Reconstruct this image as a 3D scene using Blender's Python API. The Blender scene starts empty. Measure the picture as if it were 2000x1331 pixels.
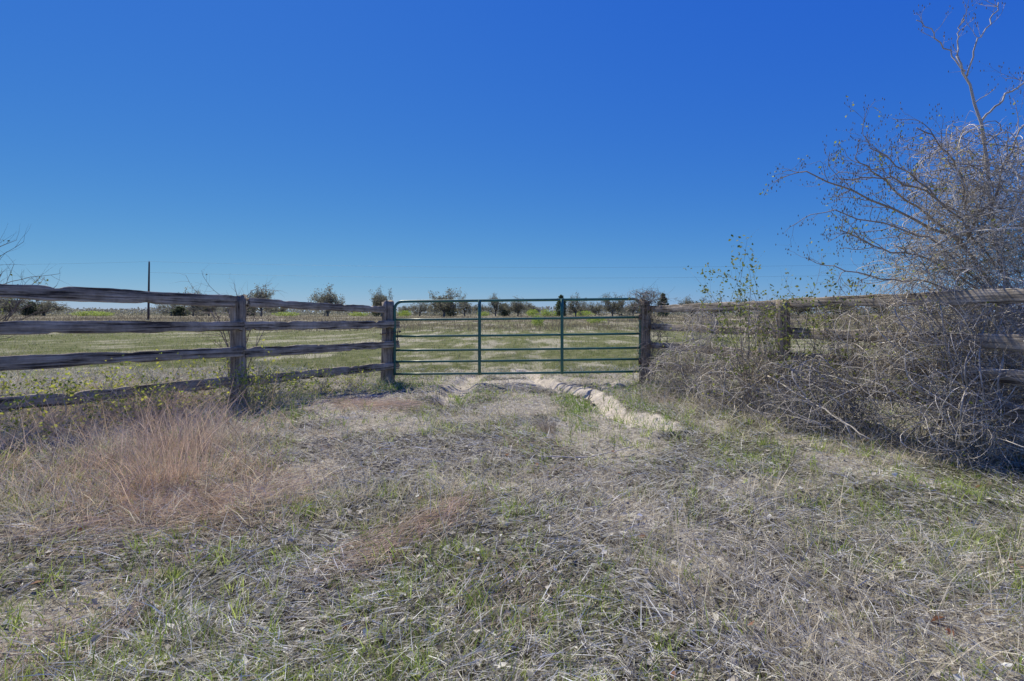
import bpy, math, random
import numpy as np
from mathutils import Vector, Matrix
rng=np.random.default_rng(7); random.seed(7)
S=bpy.context.scene; C=S.collection
CAMH=1.2
# ---------------------------------------------------------------- noise
_T=np.random.default_rng(3).random((256,256))
def vn(x,y):
    x=np.asarray(x,float);y=np.asarray(y,float)
    xi=np.floor(x).astype(int);yi=np.floor(y).astype(int)
    fx=x-xi;fy=y-yi;fx=fx*fx*(3-2*fx);fy=fy*fy*(3-2*fy)
    a=_T[xi&255,yi&255];b=_T[(xi+1)&255,yi&255];c=_T[xi&255,(yi+1)&255];d=_T[(xi+1)&255,(yi+1)&255]
    return (a*(1-fx)+b*fx)*(1-fy)+(c*(1-fx)+d*fx)*fy
def fbm(x,y,o=4):
    s=0;a=1;t=0
    for i in range(o):
        s=s+a*vn(np.asarray(x)*2**i+17.3*i,np.asarray(y)*2**i+9.1*i);t+=a;a*=.5
    return s/t
def sst(a,b,x): 
    t=np.clip((x-a)/(b-a),0,1);return t*t*(3-2*t)
def polyd(x,y,pts):
    d=np.full(np.shape(x),1e9)
    for (ax,ay),(bx,by) in zip(pts[:-1],pts[1:]):
        dx,dy=bx-ax,by-ay;t=np.clip(((x-ax)*dx+(y-ay)*dy)/(dx*dx+dy*dy),0,1)
        d=np.minimum(d,np.hypot(x-ax-t*dx,y-ay-t*dy))
    return d
CH=[(.2,10.6),(.45,9.2),(.80,8.2),(1.05,7.6),(1.12,6.6),(1.25,5.9),(1.45,5.3)]
CL=[(-.75,10.4),(-.85,8.6),(-.9,7.6),(-.78,6.6)]
TR1=[(-.9,9.6),(-.8,14),(-.4,25),(1.5,45),(5,80)]
TR2=[(.5,9.6),(.7,14),(1.1,25),(3.0,45),(6.5,80)]
def chd(x,y):
    dw=(fbm(x*1.8+40,y*1.8,2)-.5)*.4+(fbm(x*6+4,y*6,2)-.5)*.12
    return polyd(x,y,CH)+dw*.7
def H(x,y):
    x=np.asarray(x,float);y=np.asarray(y,float)
    far=sst(14,40,np.hypot(x,y))
    z=.13*sst(1.5,4.5,-x)*(1-sst(7,11,y))
    z=z+(fbm(x*.7+5,y*.7,3)-.5)*.10*(1-.5*far)+(fbm(x*3.1,y*3.1,3)-.5)*.06*(1-far)+(fbm(x*13,y*13,2)-.5)*.030*(1-far)
    dw=(fbm(x*2.5+40,y*2.5,2)-.5)*.22
    d=chd(x,y)
    z=z-.09*(1-sst(.03,.20,d))+.03*np.exp(-((d-.28)/.10)**2)*(x>.7)
    d=polyd(x,y,CL)+dw
    z=z-.09*(1-sst(.1,.32,d))
    z=z-.20*np.exp(-(((x+.95)/.16)**2+((y-7.05)/.3)**2))-.12*np.exp(-(((x-.9)/.09)**2+((y-7.5)/.2)**2))
    for T in (TR1,TR2): z=z-.04*(1-sst(.1,.4,polyd(x,y,T)+dw))
    z=z+far*(fbm(x*.03,y*.03,3)-.5)*.7*sst(40,150,np.hypot(x,y))
    return z
def chan(x,y):
    return (1-sst(.17,.32,chd(x,y)+(fbm(x*5+40,y*5,3)-.5)*.3))*(.62+.7*fbm(x*5,y*5,2))
def sandmask(x,y):
    dw=(fbm(x*3+40,y*3,3)-.5)*.5
    s=chan(x,y)
    s=np.maximum(s,.8*(1-sst(.1,.5,polyd(x,y,CL)+dw))*(y>7.4))
    for T in (TR1,TR2): s=np.maximum(s,(.45-.40*sst(10,28,y))*(1-sst(.02,.3,polyd(x,y,T)+dw*2.2)))
    s=np.maximum(s,.9*np.exp(-((x/1.9)**2+((y-9.2)/.8)**2))*sst(.36,.55,fbm(x*2,y*3)+.05))
    s=np.maximum(s,.5*sst(.53,.66,fbm(x*1.1+3,y*1.1+8,4)))
    return np.clip(s,0,1)
def greenmask(x,y):
    g=sst(.42,.60,fbm(x*.9+31,y*.9+12,4))*.7
    g=np.maximum(g,sst(.8,2.0,x-.1*(5-y))*(.3+.7*fbm(x*2,y*2+5,3)))
    g=np.maximum(g,sst(.4,1.3,-x)*(1-sst(2.2,3.1,y))*(.2+.75*fbm(x*2+8,y*2+5,3)))
    g=np.maximum(g,.55*np.exp(-((x+.1)/.9)**2-((y-6.8)/1.7)**2))
    g=g*(1-.75*np.exp(-((x-.35)/.75)**2-((y-3.1)/1.1)**2))
    return np.clip(g,0,1)
# ---------------------------------------------------------------- mesh helpers
def mesh_np(name,V,Q=None,T=None,col=None,smooth=False):
    me=bpy.data.meshes.new(name);V=np.asarray(V,np.float32)
    parts=[];tot=[]
    if Q is not None and len(Q): parts.append(np.asarray(Q,np.int32).ravel());tot.append(np.full(len(Q),4,np.int32))
    if T is not None and len(T): parts.append(np.asarray(T,np.int32).ravel());tot.append(np.full(len(T),3,np.int32))
    L=np.concatenate(parts);tt=np.concatenate(tot);st=np.concatenate([[0],np.cumsum(tt)[:-1]]).astype(np.int32)
    me.vertices.add(len(V));me.vertices.foreach_set('co',V.ravel())
    me.loops.add(len(L));me.loops.foreach_set('vertex_index',L)
    me.polygons.add(len(tt));me.polygons.foreach_set('loop_start',st);me.polygons.foreach_set('loop_total',tt)
    if smooth: me.polygons.foreach_set('use_smooth',np.ones(len(tt),bool))
    if col is not None:
        a=me.color_attributes.new('Col','FLOAT_COLOR','POINT')
        c=np.ones((len(V),4),np.float32);c[:,:3]=col;a.data.foreach_set('color',c.ravel())
    me.update(calc_edges=True);me.validate();return me
def nrm(v): return v/np.maximum(np.linalg.norm(v,axis=-1,keepdims=True),1e-9)
def blades(root,dirv,bend,L,W,col):
    N=len(root);dirv=nrm(dirv);r=nrm(rng.normal(size=(N,3)));side=nrm(np.cross(dirv,r))
    L=L[:,None];W=W[:,None]
    mid=root+dirv*L*.5+bend*L*.25;tip=root+dirv*L+bend*L
    V=np.stack([root-side*W*.5,root+side*W*.5,mid-side*W*.4,mid+side*W*.4,tip],1).reshape(-1,3)
    b=np.arange(N)[:,None]*5
    Q=b+np.array([[0,1,3,2]]);T=b+np.array([[2,3,4]])
    return V,Q,T,np.repeat(col,5,0)
def leafs(pos,size,col,flat=0):
    N=len(pos);a=rng.normal(size=(N,3));a[:,2]*=(1-flat);a=nrm(a);q=rng.normal(size=(N,3));q[:,2]*=(1-flat);s=nrm(np.cross(a,np.cross(q,a)));n=np.cross(a,s)
    sz=size[:,None]
    V=np.stack([pos,pos+(a*.5+s*.33+n*.12)*sz,pos+a*sz,pos+(a*.5-s*.33+n*.12)*sz],1).reshape(-1,3)
    b=np.arange(N)[:,None]*4
    T=np.concatenate([b+np.array([[0,1,2]]),b+np.array([[0,2,3]])])
    return V,None,T,np.repeat(col,4,0)
def merge(lst):
    Vs=[];Qs=[];Ts=[];Cs=[];o=0
    for V,Q,T,c in lst:
        Vs.append(V);Cs.append(c)
        if Q is not None and len(Q):Qs.append(Q+o)
        if T is not None and len(T):Ts.append(T+o)
        o+=len(V)
    return np.concatenate(Vs),(np.concatenate(Qs) if Qs else None),(np.concatenate(Ts) if Ts else None),np.concatenate(Cs)
def tubes(lines,k=4,col=(.3,.27,.23),cv=.25,closed=False):
    groups={}
    for p,r in lines: groups.setdefault(len(p),[]).append((p,r))
    out=[]
    for n,g in groups.items():
        P=np.array([a for a,_ in g],float);R=np.array([b for _,b in g],float);N=len(P)
        T=np.gradient(P,axis=1)
        if closed: T=np.roll(P,-1,1)-np.roll(P,1,1)
        T=nrm(T);m=nrm(P[:,-1]-P[:,0]+1e-5)
        ref=np.where(np.abs(m[:,2:3])>.7,np.array([[1.,.13,0]]),np.array([[.05,.1,1.]]))
        if closed: ref=np.tile(np.array(closed,float),(N,1))
        A=nrm(np.cross(T,ref[:,None,:]));B=np.cross(T,A)
        an=np.arange(k)/k*2*math.pi
        V=P[:,:,None,:]+R[:,:,None,None]*(A[:,:,None,:]*np.cos(an)[None,None,:,None]+B[:,:,None,:]*np.sin(an)[None,None,:,None])
        V=V.reshape(-1,3)
        i=np.arange(n if closed else n-1)[:,None];j=np.arange(k)[None,:];i2=(i+1)%n
        q=np.stack([i*k+j,i*k+(j+1)%k,i2*k+(j+1)%k,i2*k+j],-1).reshape(-1,4)
        Q=(np.arange(N)[:,None,None]*n*k+q[None]).reshape(-1,4)
        c=np.array(col)[None,:]*(1+cv*(rng.random((N,1))-.5)*2)+np.zeros((N,3))
        out.append((V,Q,None,np.repeat(c,n*k,0)))
        if not closed and k>=6:
            Vc=np.concatenate([P[:,0],P[:,-1]]);base=len(V)
            V2=np.concatenate([V,Vc]);tr=[]
            for a in range(N):
                for jj in range(k):
                    tr.append((base+a,a*n*k+(jj+1)%k,a*n*k+jj));o=a*n*k+(n-1)*k
                    tr.append((base+N+a,o+jj,o+(jj+1)%k))
            out[-1]=(V2,Q,np.array(tr),np.concatenate([np.repeat(c,n*k,0),c,c]))
    return merge(out)
def mk(name,me,mat,parent=None,loc=(0,0,0)):
    o=bpy.data.objects.new(name,me);me.name=name;C.objects.link(o)
    if mat: me.materials.append(mat)
    o.location=loc
    if parent: o.parent=parent
    return o
def thing(name,loc,label,cat,group=None):
    e=bpy.data.objects.new(name,None);e.empty_display_size=.2;e.location=loc;C.objects.link(e)
    e["label"]=label;e["category"]=cat
    if group:e["group"]=group
    return e
def part(name,data,mat,parent,smooth=False):
    V,Q,T,c=data;V=V-np.array(parent.location)[None,:]
    return mk(name,mesh_np(name,V,Q,T,c,smooth),mat,parent)
# ---------------------------------------------------------------- materials
def newmat(name):
    m=bpy.data.materials.new(name);m.use_nodes=True;nt=m.node_tree;nt.nodes.clear()
    o=nt.nodes.new('ShaderNodeOutputMaterial');return m,nt,o
def N(nt,t,**k):
    n=nt.nodes.new(t)
    for a,b in k.items():
        if a.startswith('_'): setattr(n,a[1:],b)
        else: n.inputs[a.replace('~',' ')].default_value=b
    return n
def mat_veg(name,transl=.35,rough=.7,lo=.7,hi=1.3):
    m,nt,o=newmat(name);L=nt.links.new
    at=N(nt,'ShaderNodeAttribute',_attribute_name='Col')
    geo=N(nt,'ShaderNodeNewGeometry')
    no=N(nt,'ShaderNodeTexNoise',Scale=9.0,Detail=3.0);L(geo.outputs['Position'],no.inputs['Vector'])
    mr=N(nt,'ShaderNodeMapRange');mr.inputs['From Min'].default_value=.25;mr.inputs['From Max'].default_value=.75;mr.inputs['To Min'].default_value=lo;mr.inputs['To Max'].default_value=hi
    L(no.outputs['Fac'],mr.inputs['Value'])
    mx=N(nt,'ShaderNodeVectorMath',_operation='SCALE');L(at.outputs['Color'],mx.inputs[0]);L(mr.outputs[0],mx.inputs['Scale'])
    d=N(nt,'ShaderNodeBsdfPrincipled',Roughness=rough);d.inputs['Specular IOR Level'].default_value=.2
    L(mx.outputs[0],d.inputs['Base Color'])
    if transl>0:
        t=N(nt,'ShaderNodeBsdfTranslucent');L(mx.outputs[0],t.inputs['Color'])
        ms=N(nt,'ShaderNodeMixShader',Fac=transl);L(d.outputs[0],ms.inputs[1]);L(t.outputs[0],ms.inputs[2]);L(ms.outputs[0],o.inputs[0])
    else: L(d.outputs[0],o.inputs[0])
    return m
def mat_wood(name,axis=0,dark=(.07,.056,.042),light=(.62,.54,.42)):
    m,nt,o=newmat(name);L=nt.links.new
    tc=N(nt,'ShaderNodeTexCoord');mp=N(nt,'ShaderNodeMapping')
    s=[16,16,16];s[axis]=1.0;mp.inputs['Scale'].default_value=s
    oi=N(nt,'ShaderNodeObjectInfo');av=N(nt,'ShaderNodeVectorMath',_operation='SCALE');av.inputs[0].default_value=(31,17,23)
    L(oi.outputs['Random'],av.inputs['Scale']);L(av.outputs[0],mp.inputs['Location'])
    L(tc.outputs['Object'],mp.inputs['Vector'])
    n1=N(nt,'ShaderNodeTexNoise',Scale=1.6,Detail=8.0,Roughness=.7,Distortion=.5);L(mp.outputs[0],n1.inputs['Vector'])
    mp2=N(nt,'ShaderNodeMapping');s=[60,60,60];s[axis]=1.6;mp2.inputs['Scale'].default_value=s;L(tc.outputs['Object'],mp2.inputs['Vector'])
    n2=N(nt,'ShaderNodeTexNoise',Scale=1.0,Detail=3.0);L(mp2.outputs[0],n2.inputs['Vector'])
    n3=N(nt,'ShaderNodeTexNoise',Scale=4.5,Detail=6.0,Roughness=.7);L(tc.outputs['Object'],n3.inputs['Vector'])
    a=N(nt,'ShaderNodeMath',_operation='MULTIPLY_ADD');L(n1.outputs['Fac'],a.inputs[0]);a.inputs[1].default_value=.6
    b=N(nt,'ShaderNodeMath',_operation='MULTIPLY');L(n2.outputs['Fac'],b.inputs[0]);b.inputs[1].default_value=.4;L(b.outputs[0],a.inputs[2])
    cr=N(nt,'ShaderNodeValToRGB');e=cr.color_ramp.elements
    e[0].position=.41;e[0].color=(*dark,1);e[1].position=.61;e[1].color=(*light,1)
    k=e.new(.47);k.color=(light[0]*.55,light[1]*.54,light[2]*.52,1)
    L(a.outputs[0],cr.inputs[0])
    mx=N(nt,'ShaderNodeMixRGB',_blend_type='MULTIPLY',Fac=.75);L(cr.outputs[0],mx.inputs[1])
    c2=N(nt,'ShaderNodeValToRGB');c2.color_ramp.elements[0].position=.38;c2.color_ramp.elements[0].color=(.5,.48,.44,1);c2.color_ramp.elements[1].position=.60;c2.color_ramp.elements[1].color=(1.1,1.1,1.1,1)
    L(n3.outputs['Fac'],c2.inputs[0]);L(c2.outputs[0],mx.inputs[2])
    d=N(nt,'ShaderNodeBsdfPrincipled',Roughness=.85);d.inputs['Specular IOR Level'].default_value=.15;L(mx.outputs[0],d.inputs['Base Color'])
    bp=N(nt,'ShaderNodeBump',Strength=1.,Distance=.014);L(a.outputs[0],bp.inputs['Height']);L(bp.outputs[0],d.inputs['Normal'])
    L(d.outputs[0],o.inputs[0]);return m
def mat_metal(name,base,rust=.25,rough=.45,metal=0.):
    m,nt,o=newmat(name);L=nt.links.new
    tc=N(nt,'ShaderNodeTexCoord');n=N(nt,'ShaderNodeTexNoise',Scale=12.0,Detail=6.0,Roughness=.7);L(tc.outputs['Object'],n.inputs['Vector'])
    cr=N(nt,'ShaderNodeValToRGB');e=cr.color_ramp.elements
    e[0].position=.3;e[0].color=(base[0]*.6+.08*rust,base[1]*.6+.04*rust,base[2]*.6+.02*rust,1);e[1].position=.6;e[1].color=(*base,1)
    k=e.new(.78);k.color=(base[0]*1.5+.04,base[1]*1.3+.03,base[2]*1.3+.03,1)
    L(n.outputs['Fac'],cr.inputs[0])
    d=N(nt,'ShaderNodeBsdfPrincipled',Roughness=rough,Metallic=metal);L(cr.outputs[0],d.inputs['Base Color'])
    L(d.outputs[0],o.inputs[0]);return m
M_grass=mat_veg('grass_blade_material',.45,.6,.75,1.35)
M_straw=mat_veg('straw_material',.32,.8,.75,1.35)
M_leaf=mat_veg('leaf_material',.45,.55)
M_bark=mat_veg('bark_material',0,.85)
M_rail=mat_wood('weathered_board_material',0)
M_post=mat_wood('weathered_post_material',2,light=(.54,.46,.35))
M_gate=mat_metal('green_enamel_material',(.035,.17,.12),.3,.38)
M_chain=mat_metal('rusty_steel_material',(.12,.10,.09),.8,.55,.6)
def mat_ground():
    m,nt,o=newmat('sandy_grassland_material');L=nt.links.new
    geo=N(nt,'ShaderNodeNewGeometry');at=N(nt,'ShaderNodeAttribute',_attribute_name='Col')
    sp=N(nt,'ShaderNodeSeparateColor');L(at.outputs['Color'],sp.inputs[0])
    def noise(sc,de=6.,ro=.6):
        n=N(nt,'ShaderNodeTexNoise',Scale=sc,Detail=de,Roughness=ro);L(geo.outputs['Position'],n.inputs['Vector']);return n
    def ramp(src,stops):
        r=N(nt,'ShaderNodeValToRGB');e=r.color_ramp.elements
        e[0].position=stops[0][0];e[0].color=(*stops[0][1],1);e[1].position=stops[-1][0];e[1].color=(*stops[-1][1],1)
        for p,c in stops[1:-1]: k=e.new(p);k.color=(*c,1)
        L(src,r.inputs[0]);return r
    n1=noise(28.,8.,.75);n2=noise(2.2,6.,.6);n3=noise(120.,3.,.7);n4=noise(.09,6.,.65)
    soil=ramp(n1.outputs['Fac'],[(.40,(.035,.03,.023)),(.49,(.21,.19,.15)),(.60,(.60,.57,.47))])
    sand=ramp(n1.outputs['Fac'],[(.3,(.42,.36,.27)),(.65,(.72,.655,.53))])
    mossy=ramp(n1.outputs['Fac'],[(.40,(.025,.032,.012)),(.5,(.14,.15,.06)),(.64,(.42,.41,.26))])
    def mix(f,a,b,inv=None):
        x=N(nt,'ShaderNodeMixRGB');L(f,x.inputs[0]);L(a,x.inputs[1]);L(b,x.inputs[2]);return x
    c=mix(sp.outputs[1],soil.outputs[0],mossy.outputs[0])
    field=ramp(n2.outputs['Fac'],[(.32,(.10,.12,.04)),(.5,(.18,.195,.075)),(.68,(.28,.275,.14))])
    weeds=ramp(n4.outputs['Fac'],[(.35,(.14,.14,.06)),(.5,(.195,.175,.095)),(.65,(.24,.20,.13))])
    c=mix(sp.outputs[2],c.outputs[0],field.outputs[0])
    ln=N(nt,'ShaderNodeSeparateXYZ');L(geo.outputs['Position'],ln.inputs[0])
    mr=N(nt,'ShaderNodeMapRange');mr.inputs['From Min'].default_value=25;mr.inputs['From Max'].default_value=90;L(ln.outputs['Y'],mr.inputs['Value'])
    c=mix(mr.outputs[0],c.outputs[0],weeds.outputs[0])
    c=mix(sp.outputs[0],c.outputs[0],sand.outputs[0])
    d=N(nt,'ShaderNodeBsdfPrincipled',Roughness=.95);d.inputs['Specular IOR Level'].default_value=.1;L(c.outputs[0],d.inputs['Base Color'])
    ad=N(nt,'ShaderNodeMath',_operation='MULTIPLY_ADD');L(n3.outputs['Fac'],ad.inputs[0]);ad.inputs[1].default_value=.35;L(n1.outputs['Fac'],ad.inputs[2])
    st=N(nt,'ShaderNodeMath',_operation='MULTIPLY_ADD');L(sp.outputs[0],st.inputs[0]);st.inputs[1].default_value=-.6;st.inputs[2].default_value=1.
    bp=N(nt,'ShaderNodeBump',Strength=1.,Distance=.05);L(st.outputs[0],bp.inputs['Strength']);L(ad.outputs[0],bp.inputs['Height']);L(bp.outputs[0],d.inputs['Normal'])
    L(d.outputs[0],o.inputs[0]);return m
# ---------------------------------------------------------------- ground
def axis(lo,hi,st,far,neg):
    c=list(np.arange(lo,hi,st));s=st;x=c[-1];r=[]
    while x<far: s*=1.12;x+=s;r.append(x)
    l=[];s=st;x=lo
    while x>neg: s*=1.12;x-=s;l.append(x)
    return np.array(l[::-1]+c+r)
xs=axis(-5,5,.032,3500,-3500);ys=axis(1,11,.032,5000,-40)
X,Y=np.meshgrid(xs,ys);Z=H(X,Y)
V=np.stack([X,Y,Z],-1).reshape(-1,3);nx,ny=len(xs),len(ys)
i,j=np.meshgrid(np.arange(nx-1),np.arange(ny-1));b=(j*nx+i).ravel()
Q=np.stack([b,b+1,b+nx+1,b+nx],1)
col=np.stack([sandmask(X,Y),greenmask(X,Y)*.6,sst(9,11,Y+ (np.abs(X)>2.3)*(np.abs(X)-2.3)*1.9*1.0)],-1).reshape(-1,3)
g=mk('ground',mesh_np('ground',V,Q,None,col,True),mat_ground());g["kind"]="structure"
def gz(x,y): return float(H(np.array([x]),np.array([y]))[0])
def logsample(n,y0,y1,spread=1.15,ex=.8):
    y=y0*(y1/y0)**rng.random(n);x=(rng.random(n)*2-1)*(spread*y+ex);return x,y
def cmix(a,b,n,jit=.15):
    t=rng.random((n,1));c=np.array(a)*(1-t)+np.array(b)*t
    return c*(1+jit*(rng.random((n,1))*2-1))
def P3(x,y,dz=0): return np.stack([x,y,H(x,y)+dz],1)
# ---- straw litter
x,y=logsample(250000,1.15,11)
keep=rng.random(len(x))<(1-.6*sandmask(x,y))*(1-.88*chan(x,y))*np.clip(.0+1.9*(fbm(x*2.4,y*2.4+50,4)-.13),.12,1)*(1-.4*greenmask(x,y))
x,y=x[keep],y[keep];n=len(x)
base_ang=fbm(x*.9,y*.9+70,2)*9+rng.normal(size=n)*1.2
d=np.stack([np.cos(base_ang),np.sin(base_ang),rng.random(n)*.8-.05],1)
root=P3(x,y,.004+.035*rng.random(n)**2)
L_=(.03+.15*rng.random(n)**2.2)*(.8+.07*y);W=.0016+.0022*rng.random(n)**2+.0003*y
dark=rng.random((n,1))<.25
c1=np.where(dark,cmix((.12,.10,.075),(.32,.28,.21),n,.25),cmix((.50,.465,.38),(.98,.95,.80),n,.2))
red=(fbm(x*1.3+9,y*1.3,3)>.64)&(x<.6)&(rng.random(n)<.35);c1[red]=cmix((.40,.30,.21),(.68,.54,.41),n,.15)[red]
st=blades(root,d,np.stack([rng.normal(size=n)*.15,rng.normal(size=n)*.15,-.12*np.ones(n)],1),L_,W,np.minimum(c1,.85))
o=mk('dry_straw',mesh_np('dry_straw',*st),M_straw);o["kind"]="stuff"
# ---- green grass, tufted
def tufts(n,per,y0,y1,hmin,hmax,mask,colA,colB,lean=.5,wd=.0022,spread=1.15,rad=.035,wfar=.0006):
    tx,ty=logsample(n,y0,y1,spread);k=rng.random(n)<mask(tx,ty);tx,ty=tx[k],ty[k]
    m=len(tx);sc=.5+rng.random(m)**1.6
    cnt=per;tx=np.repeat(tx,cnt);ty=np.repeat(ty,cnt);sc=np.repeat(sc,cnt);N_=len(tx)
    cc=np.repeat(cmix(colA,colB,m,.2),cnt,0)*(.8+.4*rng.random((N_,1)))
    rr=rad*(1+.12*ty)*sc
    px=tx+rng.normal(size=N_)*rr;py=ty+rng.normal(size=N_)*rr
    a=rng.random(N_)*6.283;l=rng.random(N_)*lean
    d=np.stack([np.cos(a)*l,np.sin(a)*l,np.ones(N_)],1)
    bd=np.stack([np.cos(a),np.sin(a),-.3*np.ones(N_)],1)*(rng.random((N_,1))*.5)
    return blades(P3(px,py,-.004),d,bd,(hmin+(hmax-hmin)*rng.random(N_))*sc,(wd+wfar*ty)*(.7+.6*rng.random(N_)),cc)
G=[]
ok=lambda x,y:(1-sandmask(x,y)*.6)*(1-.85*chan(x,y))
clus=lambda x,y:.25+.75*sst(.38,.6,fbm(x*4.3+2,y*4.3+7,3))
G.append(tufts(7500,11,1.15,10,.04,.12,lambda x,y:np.clip(greenmask(x,y)*1.1,.06,1)*ok(x,y)*clus(x,y),(.24,.35,.06),(.48,.56,.16),wd=.0027,rad=.022,lean=.5))
G.append(tufts(11000,6,1.15,10,.03,.085,lambda x,y:np.clip(greenmask(x,y)*1.1,.22,1)*ok(x,y),(.26,.33,.09),(.48,.52,.20),wd=.002))
def lush(x,y):
    a=.5*np.exp(-((x-.78)/.15)**2-((y-6.4)/.9)**2)+.4*np.exp(-((x+.75)/.25)**2-((y-7.4)/.4)**2)+.45*np.exp(-((x+1.9)/.4)**2-((y-8.3)/.5)**2)+.25*np.exp(-((x-2.1)/.5)**2-((y-8.3)/.6)**2)+.35*np.exp(-((x+3.0)/.6)**2-((y-6.2)/.8)**2)+.2*np.exp(-((x-1.5)/.25)**2-((y-6.3)/1.)**2)
    return np.clip(a,0,1)
G.append(tufts(20000,6,5,9.5,.05,.14,lush,(.15,.26,.045),(.30,.40,.10),spread=.45))
o=mk('green_grass',mesh_np('green_grass',*merge(G)),M_grass);o["kind"]="stuff"
def drym(x,y): 
    return np.clip(sst(.5,.65,fbm(x*.9+3,y*.9+60,3))*.5+.8*np.exp(-((x-1.9)/.7)**2-((y-7.2)/.9)**2)+.9*np.exp(-((x+2.8)/1.1)**2-((y-4.3)/1.5)**2)+.5*sst(2.3,3.0,np.abs(x))*(y>4),0,1)*ok(x,y)
DG=[tufts(10000,8,1.2,11,.08,.25,drym,(.46,.40,.28),(.80,.73,.56),lean=1.3,wd=.0018)]
bank=lambda x,y:np.clip(.75*np.exp(-((x+.70*y-.1)/.75)**2)*sst(2.9,3.6,y)*(1-sst(5.8,7.0,y))*sst(.35,.58,fbm(x*2.6,y*2.6,2)),0,1)*(x<-1.4)
DG.append(tufts(21000,4,2.9,7.0,.18,.50,bank,(.42,.31,.22),(.80,.64,.49),lean=1.1,wd=.0018,spread=1.3,rad=.04))
o=mk('dry_grass',mesh_np('dry_grass',*merge(DG)),M_straw);o["kind"]="stuff"
# ---- leaf litter
x,y=logsample(9000,1.2,9);n=len(x)
lc=cmix((.22,.18,.12),(.85,.81,.68),n,.2)
V_=leafs(P3(x,y,.008+.03*rng.random(n)),.012+.036*rng.random(n)**2,np.minimum(lc,.8),.45)
x2,y2=logsample(50,1.6,6);r_=leafs(P3(x2,y2,.03),.03+.03*rng.random(50),cmix((.30,.14,.08),(.42,.26,.15),50),.6)
o=mk('leaf_litter',mesh_np('leaf_litter',*merge([V_,r_])),M_straw);o["kind"]="stuff"
# ---- field grass
F=[]
fm=lambda x,y:(1-.7*sandmask(x,y))
F.append(tufts(19000,7,9.4,50,.03,.11,lambda x,y:fm(x,y)*(.3+.9*fbm(x*.5,y*.5,3)),(.20,.25,.055),(.36,.39,.13),wd=.001,wfar=.0005,spread=1.3))
F.append(tufts(9000,7,9.4,60,.05,.14,lambda x,y:fm(x,y)*(.2+.9*fbm(x*.3+9,y*.5,3)),(.32,.29,.16),(.48,.44,.28),wd=.0008,wfar=.0004,spread=1.3,lean=.9))
F.append(tufts(16000,6,32,230,.15,.5,lambda x,y:sst(.35,.6,fbm(x*.05,y*.12,3)+.12),(.20,.17,.11),(.31,.26,.17),wd=.001,wfar=.0006,spread=1.3,rad=.1))
o=mk('field_grass',mesh_np('field_grass',*merge(F)),M_straw);o["kind"]="stuff"
# ---------------------------------------------------------------- fences
def board(parent,p0,p1,h,th,seed,rag=.008):
    p0=Vector(p0);p1=Vector(p1);Ln=(p1-p0).length;xa=(p1-p0).normalized();ya=Vector((0,0,1)).cross(xa).normalized();za=xa.cross(ya)
    n=110;u=np.linspace(0,1,n);r=np.random.default_rng(seed)
    prof=[(-.5,-.42),(-.42,-.5),(.42,-.5),(.5,-.42),(.5,0),(.5,.42),(.42,.5),(-.42,.5),(-.5,.42),(-.5,0)]
    V=[];sx=seed*7.7
    cz=(fbm(u*2+sx,u*0+1,2)-.5)*.014;cy=(fbm(u*2+sx,u*0+5,2)-.5)*.02
    top=(fbm(u*16+sx,u*0+11,4)-.5)*rag*3;bot=(fbm(u*16+sx,u*0+23,4)-.5)*rag*3
    for q in range(4):
        c0=r.random();w0=.006+.02*r.random();top-=.028*np.exp(-((u-c0)/w0)**2)*r.random();c0=r.random();bot+=.028*np.exp(-((u-c0)/w0)**2)*r.random()
    hh=h*(1+.10*(fbm(u*2+sx,u*0+31,2)-.5)*2)
    for k in range(n):
        for a,(py,pz) in enumerate(prof):
            zz=pz*hh[k]+(top[k] if pz>0 else bot[k] if pz<0 else 0)
            xx=u[k]*Ln+(.02*math.sin(pz*9+seed) if k in(0,n-1) else 0)
            V.append((xx,cy[k]+py*th*(1+.08*math.sin(k*.35+a)),zz+cz[k]))
    m=len(prof);Q=[(k*m+a,k*m+(a+1)%m,(k+1)*m+(a+1)%m,(k+1)*m+a) for k in range(n-1) for a in range(m)]
    b=len(V);V.append(tuple(np.mean(V[:m],0)));V.append(tuple(np.mean(V[(n-1)*m:n*m],0)))
    T=[(b,(a+1)%m,a) for a in range(m)]+[(b+1,(n-1)*m+a,(n-1)*m+(a+1)%m) for a in range(m)]
    o=mk('rail',mesh_np('rail',np.array(V),Q,T,None,False),M_rail,parent)
    Mx=Matrix((xa,ya,za)).transposed().to_4x4();Mx.translation=p0-parent.location;o.matrix_local=Mx
    return o
def post(parent,x,y,ztop,r,seed,lean=(0,0)):
    k=20;zb=gz(x,y)-.15;n=22;V=[]
    for i in range(n):
        t=i/(n-1);z=zb+(ztop-zb)*t
        for a in range(k):
            an=a/k*2*math.pi;rr=r*(1+.18*(vn(np.array([math.cos(an)*2+seed*3]),np.array([math.sin(an)*2+z*1.6]))[0]-.5)*2)*(1.06-.12*t)
            if a in (4,11,17): rr*=.90
            zz=z-parent.location.z
            if i==n-1: zz+=.05*(vn(np.array([an*1.3+seed]),np.array([2.])))[0]+.018*math.sin(an+seed); 
            V.append((math.cos(an)*rr+lean[0]*t,math.sin(an)*rr+lean[1]*t,zz))
    Q=[(i*k+a,i*k+(a+1)%k,(i+1)*k+(a+1)%k,(i+1)*k+a) for i in range(n-1) for a in range(k)]
    b=len(V);V.append((lean[0],lean[1],ztop-parent.location.z+.008));T=[(b,(n-1)*k+a,(n-1)*k+(a+1)%k) for a in range(k)]
    return mk('post',mesh_np('post',np.array(V),Q,T),M_post,parent,(x-parent.location.x,y-parent.location.y,0))
def lerp(a,b,t): return a+(b-a)*t
A0=(-2.16,8.9);dA=(-2.29,-4.45)
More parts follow.
